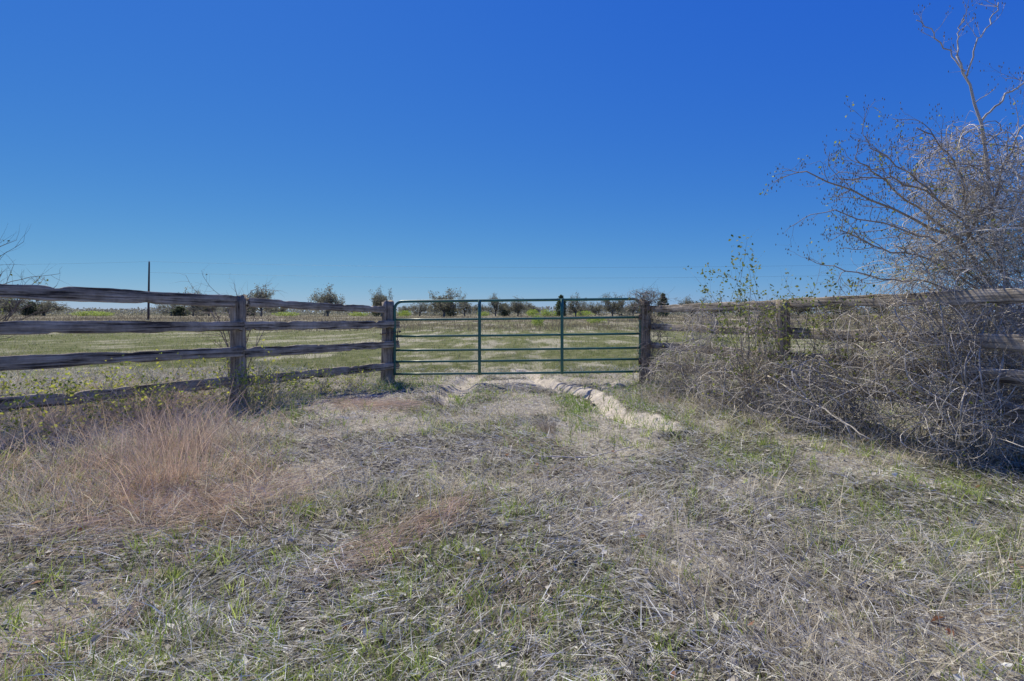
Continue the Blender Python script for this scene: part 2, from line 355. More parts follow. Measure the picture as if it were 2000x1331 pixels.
fa=thing('wooden_fence',(A0[0],A0[1],gz(*A0)),"weathered grey four-rail wooden fence with round posts joining a green gate","fence","wooden fences beside the gate")
nA=Vector((.89,-.46,0))
def ptA(t,z,off): return (A0[0]+dA[0]*t+nA.x*off,A0[1]+dA[1]*t+nA.y*off,z)
tm=.557
post(fa,A0[0],A0[1],1.38,.115,1);p=ptA(tm,0,-.02);post(fa,p[0],p[1],1.385,.095,2,(.02,0));p=ptA(1.14,0,0);post(fa,p[0],p[1],1.5,.10,3)
zs=[(1.27,1.396),(.995,1.075),(.65,.764),(.283,.408)]
for i,(za,zb) in enumerate(zs):
    f=lambda t:lerp(za,zb,t)
    off=.09
    if i==0:
        board(fa,ptA(.025,f(0)-.01,.03),ptA(tm-.022,f(tm)-.005,.05),.11,.045,11)
        board(fa,ptA(tm+.015,f(tm)+.005,.05),ptA(1.35,f(1.35),.05),.13,.045,12)
    else:
        board(fa,ptA(-.03,f(0),off+.03),ptA(tm-.004,f(tm)-.004,off),.12,.04,20+i)
        board(fa,ptA(tm+.0,f(tm)+.004,off),ptA(1.35,f(1.35),off),.125,.04,30+i)
B0=(2.31,8.9);dB=(1.34,-4.6);nB=Vector((.96,.28,0))
fb=thing('wooden_fence',(B0[0],B0[1],gz(*B0)),"weathered wooden rail fence overgrown with tangled leafless vines","fence","wooden fences beside the gate")
def ptB(t,z,off): return (B0[0]+dB[0]*t+nB.x*off,B0[1]+dB[1]*t+nB.y*off,z)
post(fb,B0[0],B0[1],1.40,.10,5);p=ptB(.637,0,0);post(fb,p[0],p[1],1.31,.07,6);p=ptB(1.27,0,0);post(fb,p[0],p[1],1.4,.10,7)
zs=[(1.265,1.325),(.97,.965),(.65,.70),(.32,.43)]
for i,(za,zb) in enumerate(zs):
    f=lambda t:lerp(za,zb,t)
    board(fb,ptB(-.01,f(0),.09),ptB(.634,f(.63),.09),.115,.04,40+i)
    board(fb,ptB(.64,f(.64)+.01,.09),ptB(1.35,f(1.35),.09),.115,.04,50+i)
# ---------------------------------------------------------------- gate
gt=thing('farm_gate',(0.09,8.86,gz(.09,8.86)),"closed dark green tubular steel farm gate with six bars","gate")
GY=8.86
def lift(x): return (x+2.06)/4.3*.045
xl,xr=-2.03,2.22
def arc(cx,cz,r,a0,a1,n=8): return [(cx+r*math.cos(a),GY,cz+r*math.sin(a)) for a in np.linspace(a0,a1,n)]
rc=.13;pts=[(xl,GY,.13)]+[(xl,GY,z) for z in np.linspace(.2,1.2,6)]+arc(xl+rc,1.40-rc,rc,math.pi,math.pi/2)+[(x,GY,1.40+lift(x)) for x in np.linspace(xl+.25,xr-.25,12)]+[(a,GY,c+.045) for a,_,c in arc(xr-rc,1.40-rc,rc,math.pi/2,0)]+[(xr,GY,z+.045) for z in np.linspace(1.2,.13,7)]
pts=np.array(pts);tg=(0.02,.10,.08)
part('frame',tubes([(pts,np.full(len(pts),.024))],10,tg),M_gate,gt,True)
for z in (1.085,.80,.555,.36,.145):
    xx=np.linspace(xl,xr,10);pp=np.array([(a,GY,z+lift(a)-.006*math.sin((a-xl)/4.25*3.14)) for a in xx])
    part('crossbar',tubes([(pp,np.full(10,.0205))],10,tg),M_gate,gt,True)
for xx in (-.56,.863):
    pp=np.array([(xx,GY-.027,z) for z in np.linspace(.12+lift(xx),1.41+lift(xx),6)])
    part('upright',tubes([(pp,np.full(6,.027))],8,tg),M_gate,gt,True)
for z in (.36,1.14):
    lines=[(np.array([(xr,GY,z),(xr+.05,GY,z),(xr+.10,GY+.02,z)]),np.full(3,.012)),(np.array([(xr,GY,z-.05),(xr,GY,z+.05)]),np.full(2,.034))]
    part('hinge',tubes(lines,8,tg),M_chain,gt,True)
links=[];ncl=26
for i in range(ncl):
    t=i/ncl*2*math.pi
    c=np.array([-2.12+.155*math.cos(t)+ (.03 if math.cos(t)>0 else 0),8.88+.15*math.sin(t),.86+.02*math.cos(t)]);tang=np.array([-math.sin(t),math.cos(t),0]);o2=np.array([0,0,1.]) if i%2 else np.array([math.cos(t),math.sin(t),0])
    s=np.linspace(0,2*math.pi,11)[:-1];pp=c+np.cos(s)[:,None]*tang*.026+np.sin(s)[:,None]*o2*.013
    nn=np.cross(tang,o2);links.append((tubes([(pp,np.full(10,.0045))],5,tg,closed=tuple(nn))))
for i in range(5):
    c=np.array([-1.97,8.80,.84-.04*i]);tang=np.array([0,0,1.]);o2=np.array([1.,0,0]) if i%2 else np.array([0,1.,0])
    s=np.linspace(0,2*math.pi,11)[:-1];pp=c+np.cos(s)[:,None]*tang*.026+np.sin(s)[:,None]*o2*.013
    links.append((tubes([(pp,np.full(10,.0045))],5,tg,closed=tuple(np.cross(tang,o2)))))
part('chain',merge(links),M_chain,gt,True)
# ---------------------------------------------------------------- utility pole + wires
PX,PY=-63.5,89.4
up=thing('utility_pole',(PX,PY,gz(PX,PY)),"thin brown wooden utility pole standing in open field","utility pole")
zz=np.linspace(gz(PX,PY)-.3,10.1,8);part('shaft',tubes([(np.stack([PX+0*zz+.15*(zz/10),PY+0*zz,zz],1),np.linspace(.19,.12,8))],10,(.10,.08,.07)),M_bark,up,True)
part('insulator',tubes([(np.array([(PX+.15,PY,10.05),(PX+.15,PY,10.18),(PX+.15,PY,10.3)]),np.array([.05,.09,.05]))],8,(.4,.4,.4)),M_bark,up,True)
def wire(z0,z1,x0,x1,label):
    w=thing('power_line',(x0,PY,0),label,"power line","power lines over the field")
    x=np.linspace(x0,x1,60);t=(x-x0)/(x1-x0);z=z0+(z1-z0)*t-1.1*4*t*(1-t)*abs(x1-x0)/150
    part('cable',tubes([(np.stack([x,PY+0*x,z],1),np.full(60,.009))],4,(.15,.17,.2),0),M_chain,w)
wire(10.2,10.4,PX+.15,90,"thin dark overhead cable strung from a wooden pole")
wire(8.3,8.6,PX+.15,90,"thin dark overhead cable strung from a wooden pole")
wire(10.2,10.0,PX+.15,-130,"thin dark overhead cable strung from a wooden pole")
# ---------------------------------------------------------------- branches
def grow(r,p,d,Ln,rad,depth,out,tips=None,wob=.25,upb=.05,nch=4,ang=.8,decay=.6,step=None):
    n=max(4,min(12,int(Ln/(step or Ln/7))));p=np.array(p,float);d=nrm(np.array(d,float))
    pts=[p.copy()];ds=[d]
    for i in range(n-1):
        d=nrm(d+r.normal(size=3)*wob+np.array([0,0,upb]));p=p+d*Ln/(n-1);pts.append(p.copy());ds.append(d)
    e=.25 if depth==0 else .5
    out.append((np.array(pts),np.linspace(rad,rad*e,n)))
    if tips is not None and depth<=1: tips.append(pts[-1])
    if depth>0:
        for k in range(nch):
            i=1+int((n-1.01)*(.15+.85*(k+r.random())/nch));i=min(i,n-1)
            v=r.normal(size=3);v=nrm(v-ds[i]*np.dot(v,ds[i]));a=ang*(.6+.7*r.random())
            grow(r,pts[i],ds[i]*math.cos(a)+v*math.sin(a),Ln*decay*(.6+.6*r.random()),rad*.55*(1-.4*i/n),depth-1,out,tips,wob,upb,nch,ang,decay)
def walk(r,starts,dirs,steps,st,curl,centers,rads,rad,up=0.):
    P=starts.copy();D=nrm(dirs);pts=[P.copy()];tor=r.normal(size=P.shape)*curl
    for i in range(steps):
        tor=tor*.85+r.normal(size=P.shape)*curl*.5
        rel=(P[:,None,:]-centers[None])/rads[None];q=np.linalg.norm(rel,axis=2);k=q.argmin(1);qq=q[np.arange(len(P)),k]
        pull=nrm(centers[k]-P)*np.clip(qq-.85,0,1)[:,None]*1.2
        D=nrm(D+tor+pull+np.array([0,0,up]));P=P+D*st;P[:,2]=np.maximum(P[:,2],.01);pts.append(P.copy())
    P=np.stack(pts,1);return [(P[a],np.linspace(rad[a],rad[a]*.4,steps+1)) for a in range(len(P))]
def shoots(r,lines,n,L0,L1,rad):
    out=[];idx=r.integers(0,len(lines),n)
    for i in idx:
        p,_=lines[i];k=r.integers(1,len(p));d=nrm(r.normal(size=3)+np.array([0,0,.3]));l=L0+(L1-L0)*r.random()
        b=r.normal(size=3)*.25;t=np.linspace(0,1,4)[:,None];out.append((p[k]+d*l*t+b*l*t*t,np.linspace(rad,rad*.35,4)))
    return out
def blobpts(r,n,centers,rads,w):
    k=r.choice(len(centers),n,p=np.array(w)/sum(w));v=nrm(r.normal(size=(n,3)))*(r.random((n,1))**.45)
    return centers[k]+v*rads[k]
def leafcloud(r,lines,n,s0,s1,cA,cB,clump=3,frac=.4):
    idx=r.integers(0,len(lines),max(1,n//clump));P=[]
    for i in idx:
        p,_=lines[i];k=r.integers(int(len(p)*frac),len(p))
        for c in range(clump): P.append(p[k]+r.normal(size=3)*s1*.7)
    P=np.array(P);m=len(P);return leafs(P,s0+(s1-s0)*r.random(m),cmix(cA,cB,m,.2))
def tangle(name,label,cat,base,centers,rads,w,n,nroot,rad0,col,seed,curl=.22,nshoot=800,leaves=None,steps=22,st=.06):
    r=np.random.default_rng(seed);centers=np.array(centers,float);rads=np.array(rads,float)
    e=thing(name,(base[0],base[1],gz(*base)),label,cat)
    s=blobpts(r,n,centers,rads,w);L1=walk(r,s,r.normal(size=s.shape)*np.array([1,1,.7]),steps,st,curl,centers,rads,rad0*(.35+1.0*r.random(n)**2))
    k=r.choice(len(centers),nroot,p=np.array(w)/sum(w));s=centers[k]+r.normal(size=(nroot,3))*rads[k]*.4;s[:,2]=H(s[:,0],s[:,1])-.03
    L2=walk(r,s,r.normal(size=s.shape)*.45+np.array([0,0,1.]),steps+8,st*1.15,curl*.5,centers,rads,rad0*(1.1+1.1*r.random(nroot)),.04)
    sh=shoots(r,L1+L2,nshoot,.04,.20,rad0*.55)
    part('stems',tubes(L2,5,tuple(np.array(col)*.8),.3),M_bark,e,True)
    part('twigs',merge([tubes(L1,3,col,.7),tubes(sh,3,col,.6)]),M_bark,e)
    if leaves: part('leaves',leafcloud(r,L1+sh,*leaves),M_leaf,e)
    return e
def W(u,v,Yd): return ((u-1000)/1000*Yd,Yd,CAMH-(v-612)/1000*Yd)
gl=((.28,.36,.06),(.52,.52,.12))
bk=(.56,.51,.42)
cs=[(4.4,4.75,2.3),(4.5,4.7,1.9),(4.1,4.7,1.6),(4.15,4.4,.72),(4.6,4.5,.6),(3.75,4.5,.85),(3.75,4.2,.33),(4.2,4.75,2.6)]
rs=[(.6,.4,.42),(.75,.5,.42),(.7,.4,.33),(.62,.45,.58),(.6,.5,.6),(.44,.3,.4),(.42,.33,.30),(.33,.28,.25)]
tangle('vine_thicket',"dense leafless vine thicket smothering a wooden fence","thicket",(4.3,4.6),cs,rs,[1.1,1.45,1.0,2.0,1.0,.85,.6,.2],1850,120,.0038,bk,101,curl=.15,nshoot=4000,leaves=(900,.014,.036,*gl,3))
for k,(cx,cy,n_) in enumerate([(3.3,5.2,360),(2.93,6.3,270),(2.58,7.5,200)]):
    tangle('bramble_bush',"low tangle of grey leafless bramble against wooden rails","bush",(cx,cy),[(cx,cy,.33),(cx+.12,cy-.35,.5),(cx-.25,cy+.1,.2),(cx+.2,cy,.9)],[(.42,.6,.33),(.3,.5,.3),(.42,.55,.2),(.25,.4,.3)],[1.2,.8,.9,.4],n_,50,.0032+.0001*cy,bk,110+k,curl=.15,nshoot=900,leaves=(450,.016,.038,*gl,3))["group"]="brambles along the fence"
tangle('bramble_bush',"thin twiggy vine climbing a wooden gate post","bush",(2.5,8.75),[(2.3,8.75,1.4),(2.4,8.8,.9),(2.5,8.7,.4)],[(.28,.15,.12),(.2,.15,.35),(.3,.25,.3)],[.9,.7,.8],160,20,.0040,(.30,.26,.21),120,nshoot=420,leaves=(240,.02,.045,(.16,.20,.06),(.30,.26,.12),3),steps=14)["group"]="brambles along the fence"
def baretree(name,label,base,limbs,seed,col,cat='tree',depth=2,nch=5,budsize=.012,k=7,wob=.16,crown=.5,rk=1.,leaves=None,upb=.06):
    r=np.random.default_rng(seed);e=thing(name,(base[0],base[1],gz(*base)),label,cat)
    main=[];tw=[];tips=[]
    for pts,r0,r1,sub in limbs:
        p=np.array(pts,float);t=np.linspace(0,len(p)-1,14);q=np.stack([np.interp(t,np.arange(len(p)),p[:,a]) for a in range(3)],1)
        q[1:-1]=(q[:-2]+2*q[1:-1]+q[2:])/4;q[1:-1]+=r.normal(size=(12,3))*.012
        main.append((q,np.linspace(r0,r1,14)))
        for s in range(sub):
            i=int(5+8.9*(s+r.random())/sub);i=min(i,13);d=nrm(q[min(i+1,13)]-q[i-1]);v=r.normal(size=3);v=nrm(v-d*np.dot(v,d));a=.5+.5*r.random()
            grow(r,q[i],d*math.cos(a)+v*math.sin(a),crown*(.5+.7*r.random()),max(r1*.8,.0035)*rk,depth,tw,tips,wob,upb,nch,.75,.55)
    part('trunk',tubes(main,k,col,.1),M_bark,e,True)
    buds=[]
    for tp in tips: buds.append((np.array([tp,tp+[0,0,budsize*.6],tp+[0,0,budsize*1.6]]),np.array([.002,budsize*.42,.001])))
    part('crown',merge([tubes(tw,4,tuple(np.array(col)*.95),.25),tubes(buds,4,(.28,.24,.16),.3)]),M_bark,e,True)
    if leaves: part('leaves',leafcloud(r,tw,*leaves),M_leaf,e)
    return e
b0=(4.6,4.6,gz(4.6,4.6)-.05)
baretree('bare_tree',"slender leafless tree with pale budding twigs rising from vines",b0[:2],[
 ([b0,(4.5,4.62,1.0),(4.35,4.6,2.0),W(1918,240,4.6),W(1888,150,4.6),W(1868,110,4.6)],.020,.007,5),
 ([W(1888,150,4.6),W(1905,90,4.5),W(1935,40,4.5),W(1950,5,4.5)],.007,.004,6),
 ([W(1885,140,4.6),W(1850,100,4.7),W(1815,60,4.7),W(1790,40,4.7)],.007,.0035,5),
 ([W(1868,110,4.6),W(1870,70,4.6),W(1885,30,4.6)],.006,.0035,4),
 ([W(1915,240,4.6),W(1960,190,4.5),W(2040,130,4.4)],.010,.005,5)],5,(.54,.50,.43),depth=1,nch=3,crown=.22,rk=.8)
b1=(4.75,4.85,gz(4.75,4.85)-.05)
baretree('bare_tree',"leafless spreading tree with many thin arching branches over a fence",b1[:2],[
 ([b1,(4.75,4.85,1.0),W(1900,480,4.85),W(1790,430,4.8),W(1690,385,4.8),W(1575,335,4.75)],.022,.0055,14),
 ([W(1880,470,4.85),W(1790,400,4.9),W(1720,350,4.9),W(1670,310,4.9)],.012,.005,9),
 ([W(1880,420,4.85),W(1800,370,4.7),W(1730,345,4.7),W(1640,350,4.7)],.010,.005,9),
 ([(4.7,4.85,1.2),W(1830,510,4.7),W(1730,490,4.7),W(1640,450,4.65)],.012,.005,10),
 ([(4.7,4.85,1.2),W(1830,470,4.7),W(1730,440,4.7),W(1630,410,4.65)],.010,.005,9),
 ([(4.7,4.85,1.1),W(1830,550,4.7),W(1730,545,4.7),W(1630,520,4.65)],.010,.005,7),
 ([W(1890,470,4.85),W(1880,350,4.7),W(1850,290,4.7),W(1790,250,4.7)],.010,.005,6),
 ([W(1890,470,4.85),W(1950,350,4.7),W(1990,260,4.7),W(2030,190,4.7)],.010,.005,5),
 ([(4.7,4.85,1.5),W(1860,420,4.6),W(1780,340,4.6),W(1700,290,4.6)],.010,.005,9)],6,(.36,.32,.265),depth=2,nch=4,crown=.36,wob=.22,upb=.0,leaves=(300,.015,.035,*gl,3,.4))
def shrub(name,label,base,h,spread,ns,seed,col,leaves,depth=1,nch=5,rad=.006,cat='shrub',group=None,wob=.18,tilt=(0,0)):
    r=np.random.default_rng(seed);z=gz(*base);e=thing(name,(base[0],base[1],z),label,cat,group);L=[]
    for i in range(ns):
        a=r.random()*6.283;d=(math.cos(a)*spread+tilt[0],math.sin(a)*spread+tilt[1],1)
        grow(r,(base[0]+.04*math.cos(a),base[1]+.04*math.sin(a),z-.02),d,h*(.75+.3*r.random()),rad,depth,L,None,wob,-.01,nch,.8,.42)
    part('stems',tubes(L,4,col,.25),M_bark,e,True)
    if leaves: part('leaves',leafcloud(r,L,*leaves),M_leaf,e)
    return e
ll=((.13,.19,.04),(.33,.35,.10))
shrub('leafy_shrub',"thin twiggy shrub sprouting fresh olive green leaves",(2.78,5.9),1.46,.06,9,61,(.34,.29,.23),(1100,.022,.048,*ll,4,.6),2,4,wob=.09)
shrub('leafy_shrub',"thin twiggy shrub sprouting fresh olive green leaves",(3.3,5.6),1.38,.16,9,66,(.34,.29,.23),(800,.02,.042,*ll,3,.5),2,4,wob=.12)
shrub('leafy_shrub',"thin twiggy shrub sprouting fresh olive green leaves",(3.6,5.3),1.4,.2,10,62,(.34,.29,.23),(500,.018,.04,*ll,3,.5),2,4,wob=.14)
shrub('bare_shrub',"leafless thin shrub poking above a wooden fence",(-3.72,6.95),1.40,.14,11,63,(.26,.22,.18),(80,.015,.03,(.14,.15,.07),(.22,.2,.1),2,.5),2,5,.009,wob=.12)
shrub('bare_shrub',"leafless dark shrub leaning over a wooden fence",(-5.7,5.2),1.68,.14,12,64,(.16,.14,.12),(160,.02,.04,(.10,.15,.05),(.2,.22,.08),2,.5),2,5,.010,tilt=(.22,0),wob=.1)
for k,(bx,by,h) in enumerate([(-4.35,4.8,.62),(-4.0,5.0,.5),(-3.75,5.5,.58),(-3.3,6.0,.6),(-3.0,6.6,.5),(-4.5,5.6,.6),(-4.0,4.4,.55),(-3.9,6.6,.65),(-2.75,7.2,.42),(-3.5,4.9,.42),(-3.3,6.22,.6),(-2.45,7.9,.4),(-4.5,4.1,.6),(-3.75,5.15,.5),(-3.1,6.1,.6),(-5.0,5.0,.7)]):
    shrub('bramble_bush',"low bramble with arching brown stems and yellow-green leaves",(bx,by),h,.75,18,200+k,(.50,.43,.34),(300,.018,.042,(.30,.40,.06),(.64,.62,.12),4,.35),1,5,.0038,'bush',"brambles along the fence",.22)
# ---- dry bunch grass clumps
def clump(base,h,rad,n,seed,label,cA,cB,lean=.55,group="dry bunch grass clumps",w=.0026):
    r=np.random.default_rng(seed);z=gz(*base);e=thing('dry_grass_clump',(base[0],base[1],z),label,"grass clump",group)
    a=r.random(n)*6.283;q=r.random(n)**.6*rad;px=base[0]+np.cos(a)*q;py=base[1]+np.sin(a)*q
    l=(r.random(n)**1.3)*lean;a2=a+r.normal(size=n)*.9
    tx,ty=r.normal(size=2)*.2
    d=np.stack([np.cos(a2)*l+tx,np.sin(a2)*l+ty,np.ones(n)],1);bd=np.stack([np.cos(a2),np.sin(a2),-.6*np.ones(n)],1)*(r.random((n,1))**2*.6)
    part('blades',blades(np.stack([px,py,H(px,py)-.01],1),d,bd,h*(.3+.8*r.random(n)),w*(.6+.8*r.random(n)),cmix(cA,cB,n,.35)),M_straw,e)
pk=((.38,.27,.19),(.82,.65,.50));tn=((.44,.38,.28),(.78,.71,.55))
lb="tall dry pinkish-tan bunch grass tuft on sandy ground"
CL_=[(320,955,.62,.20,340,pk,.65),(400,930,.42,.2,220,pk,1.0),(250,930,.48,.2,220,pk,.9),(150,960,.36,.22,180,pk,1.2),(60,1000,.30,.22,180,pk,1.3),(350,1000,.24,.25,220,pk,1.8),(130,880,.44,.2,180,pk,.9),(20,900,.48,.2,200,tn,.9),(480,870,.24,.2,160,tn,1.3),(1070,845,.26,.09,170,((.36,.28,.2),(.5,.42,.31)),.6),(700,800,.2,.3,260,pk,1.7),(300,860,.44,.16,160,pk,.8),(560,800,.3,.2,200,tn,1.2),(1370,800,.25,.25,220,tn,1.2),(1290,790,.25,.2,200,((.40,.31,.24),(.55,.45,.36)),1.2),(690,980,.22,.12,60,tn,.9),
(80,860,.46,.2,180,pk,.8),(200,850,.44,.2,160,tn,.9),(-40,960,.40,.22,220,pk,1.1),(420,860,.36,.18,160,tn,.9),(220,1000,.24,.25,220,pk,1.6),(100,1040,.24,.25,220,tn,1.6),(370,900,.44,.15,160,pk,.7),(180,910,.40,.2,160,tn,1.0),(500,930,.2,.22,160,pk,1.6),(640,850,.2,.2,120,tn,1.4),(1500,830,.22,.2,160,tn,1.2),(1640,860,.2,.2,160,tn,1.2)]
for k,(u,v,hp,rd,nn,pal,ln) in enumerate(CL_):
    Yd=1200/(v-612);clump(((u-1000)/1000*Yd,Yd),hp,rd,nn,300+k,lb if pal is pk else "dry tan grass tuft standing among short green grass",*pal,lean=ln)
def swath(path,wd,n,seed):
    r=np.random.default_rng(seed);path=np.array(path,float);t=r.random(n)*(len(path)-1);px=np.interp(t,np.arange(len(path)),path[:,0])+r.normal(size=n)*wd;py=np.interp(t,np.arange(len(path)),path[:,1])+r.normal(size=n)*wd
    i=np.minimum(t.astype(int),len(path)-2);dd=path[i+1]-path[i];a=np.arctan2(dd[:,1],dd[:,0])+r.normal(size=n)*.45+(r.random(n)>.5)*3.14
    return blades(P3(px,py,.01+.045*r.random(n)),np.stack([np.cos(a),np.sin(a),.2*r.random(n)],1),np.zeros((n,3)),.1+.25*r.random(n),.0018+.001*r.random(n),cmix((.38,.27,.19),(.78,.62,.47),n,.25))
o=mk('flattened_straw',mesh_np('flattened_straw',*merge([swath([(-.3,3.2),(-.5,2.8),(-.75,2.35)],.08,650,1),swath([(-2.5,3.3),(-1.8,3.2),(-1.5,3.5)],.2,900,2),swath([(-2.2,6.6),(-1.2,6.5)],.22,1000,3),swath([(-2.4,2.7),(-1.9,2.9),(-2.6,3.6)],.25,900,4)])),M_straw);o["kind"]="stuff"
# ---- fallen sticks
def stick(pts,r0,label,name='fallen_branch',seed=1,col=(.52,.47,.39),sub=4):
    r=np.random.default_rng(seed);p=np.array(pts,float);e=thing(name,tuple(p[0]),label,"branch");t=np.linspace(0,len(p)-1,12);q=np.stack([np.interp(t,np.arange(len(p)),p[:,a]) for a in range(3)],1);q[1:-1]+=r.normal(size=(10,3))*r0*.5
    L=[(q,np.linspace(r0,r0*.5,12))];
    for s in range(sub): grow(r,q[3+s*2],r.normal(size=3)*np.array([1,1,.4]),.22,r0*.4,0,L)
    part('limb',tubes(L,6,col,.1),M_bark,e,True)
stick([W(1500,735,5.7),W(1600,795,4.8),W(1700,858,4.2)],.009,"long pale bare branch leaning from brush onto grass",seed=4,col=(.52,.47,.38))
x0,x1=(1050-1000)/1000*4.3,(1240-1000)/1000*4.35
stick([(x0,4.3,gz(x0,4.3)+.02),(.6,4.2,gz(.6,4.2)+.03),(x1,4.4,gz(x1,4.4)+.05)],.008,"thin grey fallen twig lying on dead grass",seed=5)
stick([(1.12,7.0,gz(1.12,7.0)+.02),(1.0,7.4,gz(1.0,7.4)+.05),(.85,7.8,gz(.85,7.8)+.03)],.028,"dark weathered root exposed beside a sandy rut",seed=6,col=(.16,.14,.12),sub=2)
def rock(x,y,s,seed):
    import bmesh
    bm=bmesh.new();bmesh.ops.create_icosphere(bm,subdivisions=3,radius=1)
    for v in bm.verts:
        c=v.co;k=.75+.5*float(vn(np.array([c.x*1.7+seed+3]),np.array([c.y*1.7+c.z*1.3+5]))[0]);v.co=Vector((c.x*s*1.5*k,c.y*s*k,c.z*s*.7*k))
    me=bpy.data.meshes.new('rock');bm.to_mesh(me);bm.free()
    a=me.color_attributes.new('Col','FLOAT_COLOR','POINT');a.data.foreach_set('color',np.tile([.44,.39,.30,1],(len(me.vertices),1)).ravel().astype(np.float32))
    o=mk('rock',me,M_bark,None,(x,y,gz(x,y)+s*.15));o["label"]="rough tan clod of earth beside a sandy rut";o["category"]="rock";o["group"]="clods beside the rut"
for k,(x,y,s) in enumerate([(1.75,8.4,.09),(1.5,8.2,.05),(1.62,8.7,.06)]): rock(x,y,s,k*5)
# ---------------------------------------------------------------- distant trees
def oak_mesh(seed,h,w,leafy):
    r=np.random.default_rng(seed);tr=[];cr=[]
    z=np.linspace(-.2,h*.25,5);tr.append((np.stack([.1*np.sin(z),.1*np.cos(z),z],1),np.linspace(.34,.24,5)))
    for i in range(13):
        a=i/13*6.283+r.random();s=w/h*(.1+1.5*r.random())
        grow(r,(0,0,h*(.10+.14*r.random())),(math.cos(a)*s,math.sin(a)*s,.85),h*.5*(.7+.5*r.random()),.13,3,cr,None,.2,.05,4,.75,.52)
    crt=tubes(cr,3,(.23,.21,.18),.3)
    P=np.concatenate([p[len(p)//2:] for p,_ in cr])
    P=P[r.integers(0,len(P),leafy)]+r.normal(size=(leafy,3))*.35
    zmax=np.percentile(P[:,2],97);P=P[P[:,2]>h*.06];lf=leafs(P,.17+.30*r.random(len(P)),cmix((.17,.175,.125),(.32,.315,.225),len(P),.25))
    return mesh_np('trunk',*tubes(tr,7,(.17,.16,.14),.1)),mesh_np('crown',*merge([crt,lf])),zmax
def cedar_mesh(seed,h,w):
    r=np.random.default_rng(seed);n=2400;t=r.random(n)**.8;a=r.random(n)*6.283
    rad=w*.5*np.sin(np.clip((1-t)*1.1+.12,0,1)*1.5708)**.8*(.3+.7*r.random(n)**.5)*(.5+.9*vn(a*1.6+seed,t*7))
    P=np.stack([np.cos(a)*rad,np.sin(a)*rad,h*(.03+.97*t)],1)
    tr=[(np.array([(0,0,-.2),(0,0,h*.5),(0,0,h*.95)]),np.array([.2,.12,.03]))]
    return mesh_np('trunk',*tubes(tr,6,(.09,.07,.06),.1)),mesh_np('crown',*leafs(P,.25+.4*r.random(n),cmix((.09,.12,.065),(.18,.22,.12),n,.2))),h
oaks=[oak_mesh(s,8,9,l) for s,l in((1,3800),(2,5000),(3,2400),(4,4400))];ceds=[cedar_mesh(s,7,4) for s in(8,9)]
for a,b,_ in oaks+ceds:
    a.materials.append(M_bark);b.materials.append(M_leaf)
r=np.random.default_rng(12)
def dtree(kind,u,v_top,Yd,wpx=None,k=0):
    a,b,zm=(oaks if kind=='oak' else ceds)[k%(4 if kind=='oak' else 2)]
    x=(u-1000)/1000*Yd;z=gz(x,Yd)-.1;h=CAMH+(612-v_top+3)/1000*Yd-z;sc=h/zm
    bw=7.8 if kind=='oak' else 4.0;sx=(wpx/1000*Yd/bw) if wpx else sc
    lab="leafless oak tree with a rounded twiggy crown in open pasture" if kind=='oak' else "dark green conical cedar tree in open pasture"
    e=thing('oak_tree' if kind=='oak' else 'cedar_tree',(x,Yd,z),lab,"tree","trees across the pasture" );e.scale=(sx,sx,sc);e.rotation_euler=(0,0,r.random()*6.28)
    for nm,me in(('trunk',a),('crown',b)):
        o=bpy.data.objects.new(nm,me);C.objects.link(o);o.parent=e
T_=[('oak',20,584,190,60),('oak',85,590,200,60),('cedar',60,594,195,30),('oak',335,592,230,50),('oak',378,573,190,48),('cedar',352,602,190,30),('oak',408,588,215,42),('oak',510,570,180,50),('cedar',487,602,200,24),('oak',640,571,185,48),('oak',745,574,170,34),('cedar',735,584,185,18),
('oak',820,594,220,34),('oak',868,575,175,56),('cedar',880,594,190,26),('oak',908,590,200,36),('oak',968,584,190,34),('cedar',985,597,210,24),('oak',1012,590,200,40),('cedar',1096,581,180,22),('oak',1124,583,185,38),('oak',1162,596,220,26),('oak',1196,583,185,42),('oak',1236,596,210,34),('cedar',1295,578,170,22),('oak',1350,588,190,46),('oak',1398,594,210,50),('oak',1445,590,200,44),('cedar',1500,592,200,26),('oak',1560,588,200,50),('oak',1640,590,190,55),('oak',1720,586,200,50),('oak',1810,590,190,55),('oak',1900,588,200,60),
('oak',-30,592,250,50),('oak',390,599,280,60),('oak',445,600,300,40),('oak',540,600,290,34),('oak',850,598,260,40),('oak',935,601,300,34),('oak',1040,600,290,44),('oak',1140,600,270,50),('oak',1215,602,300,30),('oak',795,601,280,30),('oak',690,603,320,30)]
for k,(kd,u,v,Yd,w) in enumerate(T_): dtree(kd,u,v,Yd,w,k*3+k//2)
def bush_mesh(seed,h,w,cA,cB,n=900):
    r=np.random.default_rng(seed);v=nrm(r.normal(size=(n,3)))*(r.random((n,1))**.35);P=v*np.array([w/2,w/2,h/2])*(.8+.5*vn(v[:,0]*2.5+seed,v[:,2]*2.5))[:,None];P[:,2]+=h*.5;P=P[P[:,2]>0]
    return mesh_np('crown',*leafs(P,.06*h+.08*h*r.random(len(P)),cmix(cA,cB,len(P),.25)))
me=bush_mesh(5,1,1.6,(.24,.36,.05),(.48,.56,.12));me.materials.append(M_leaf)
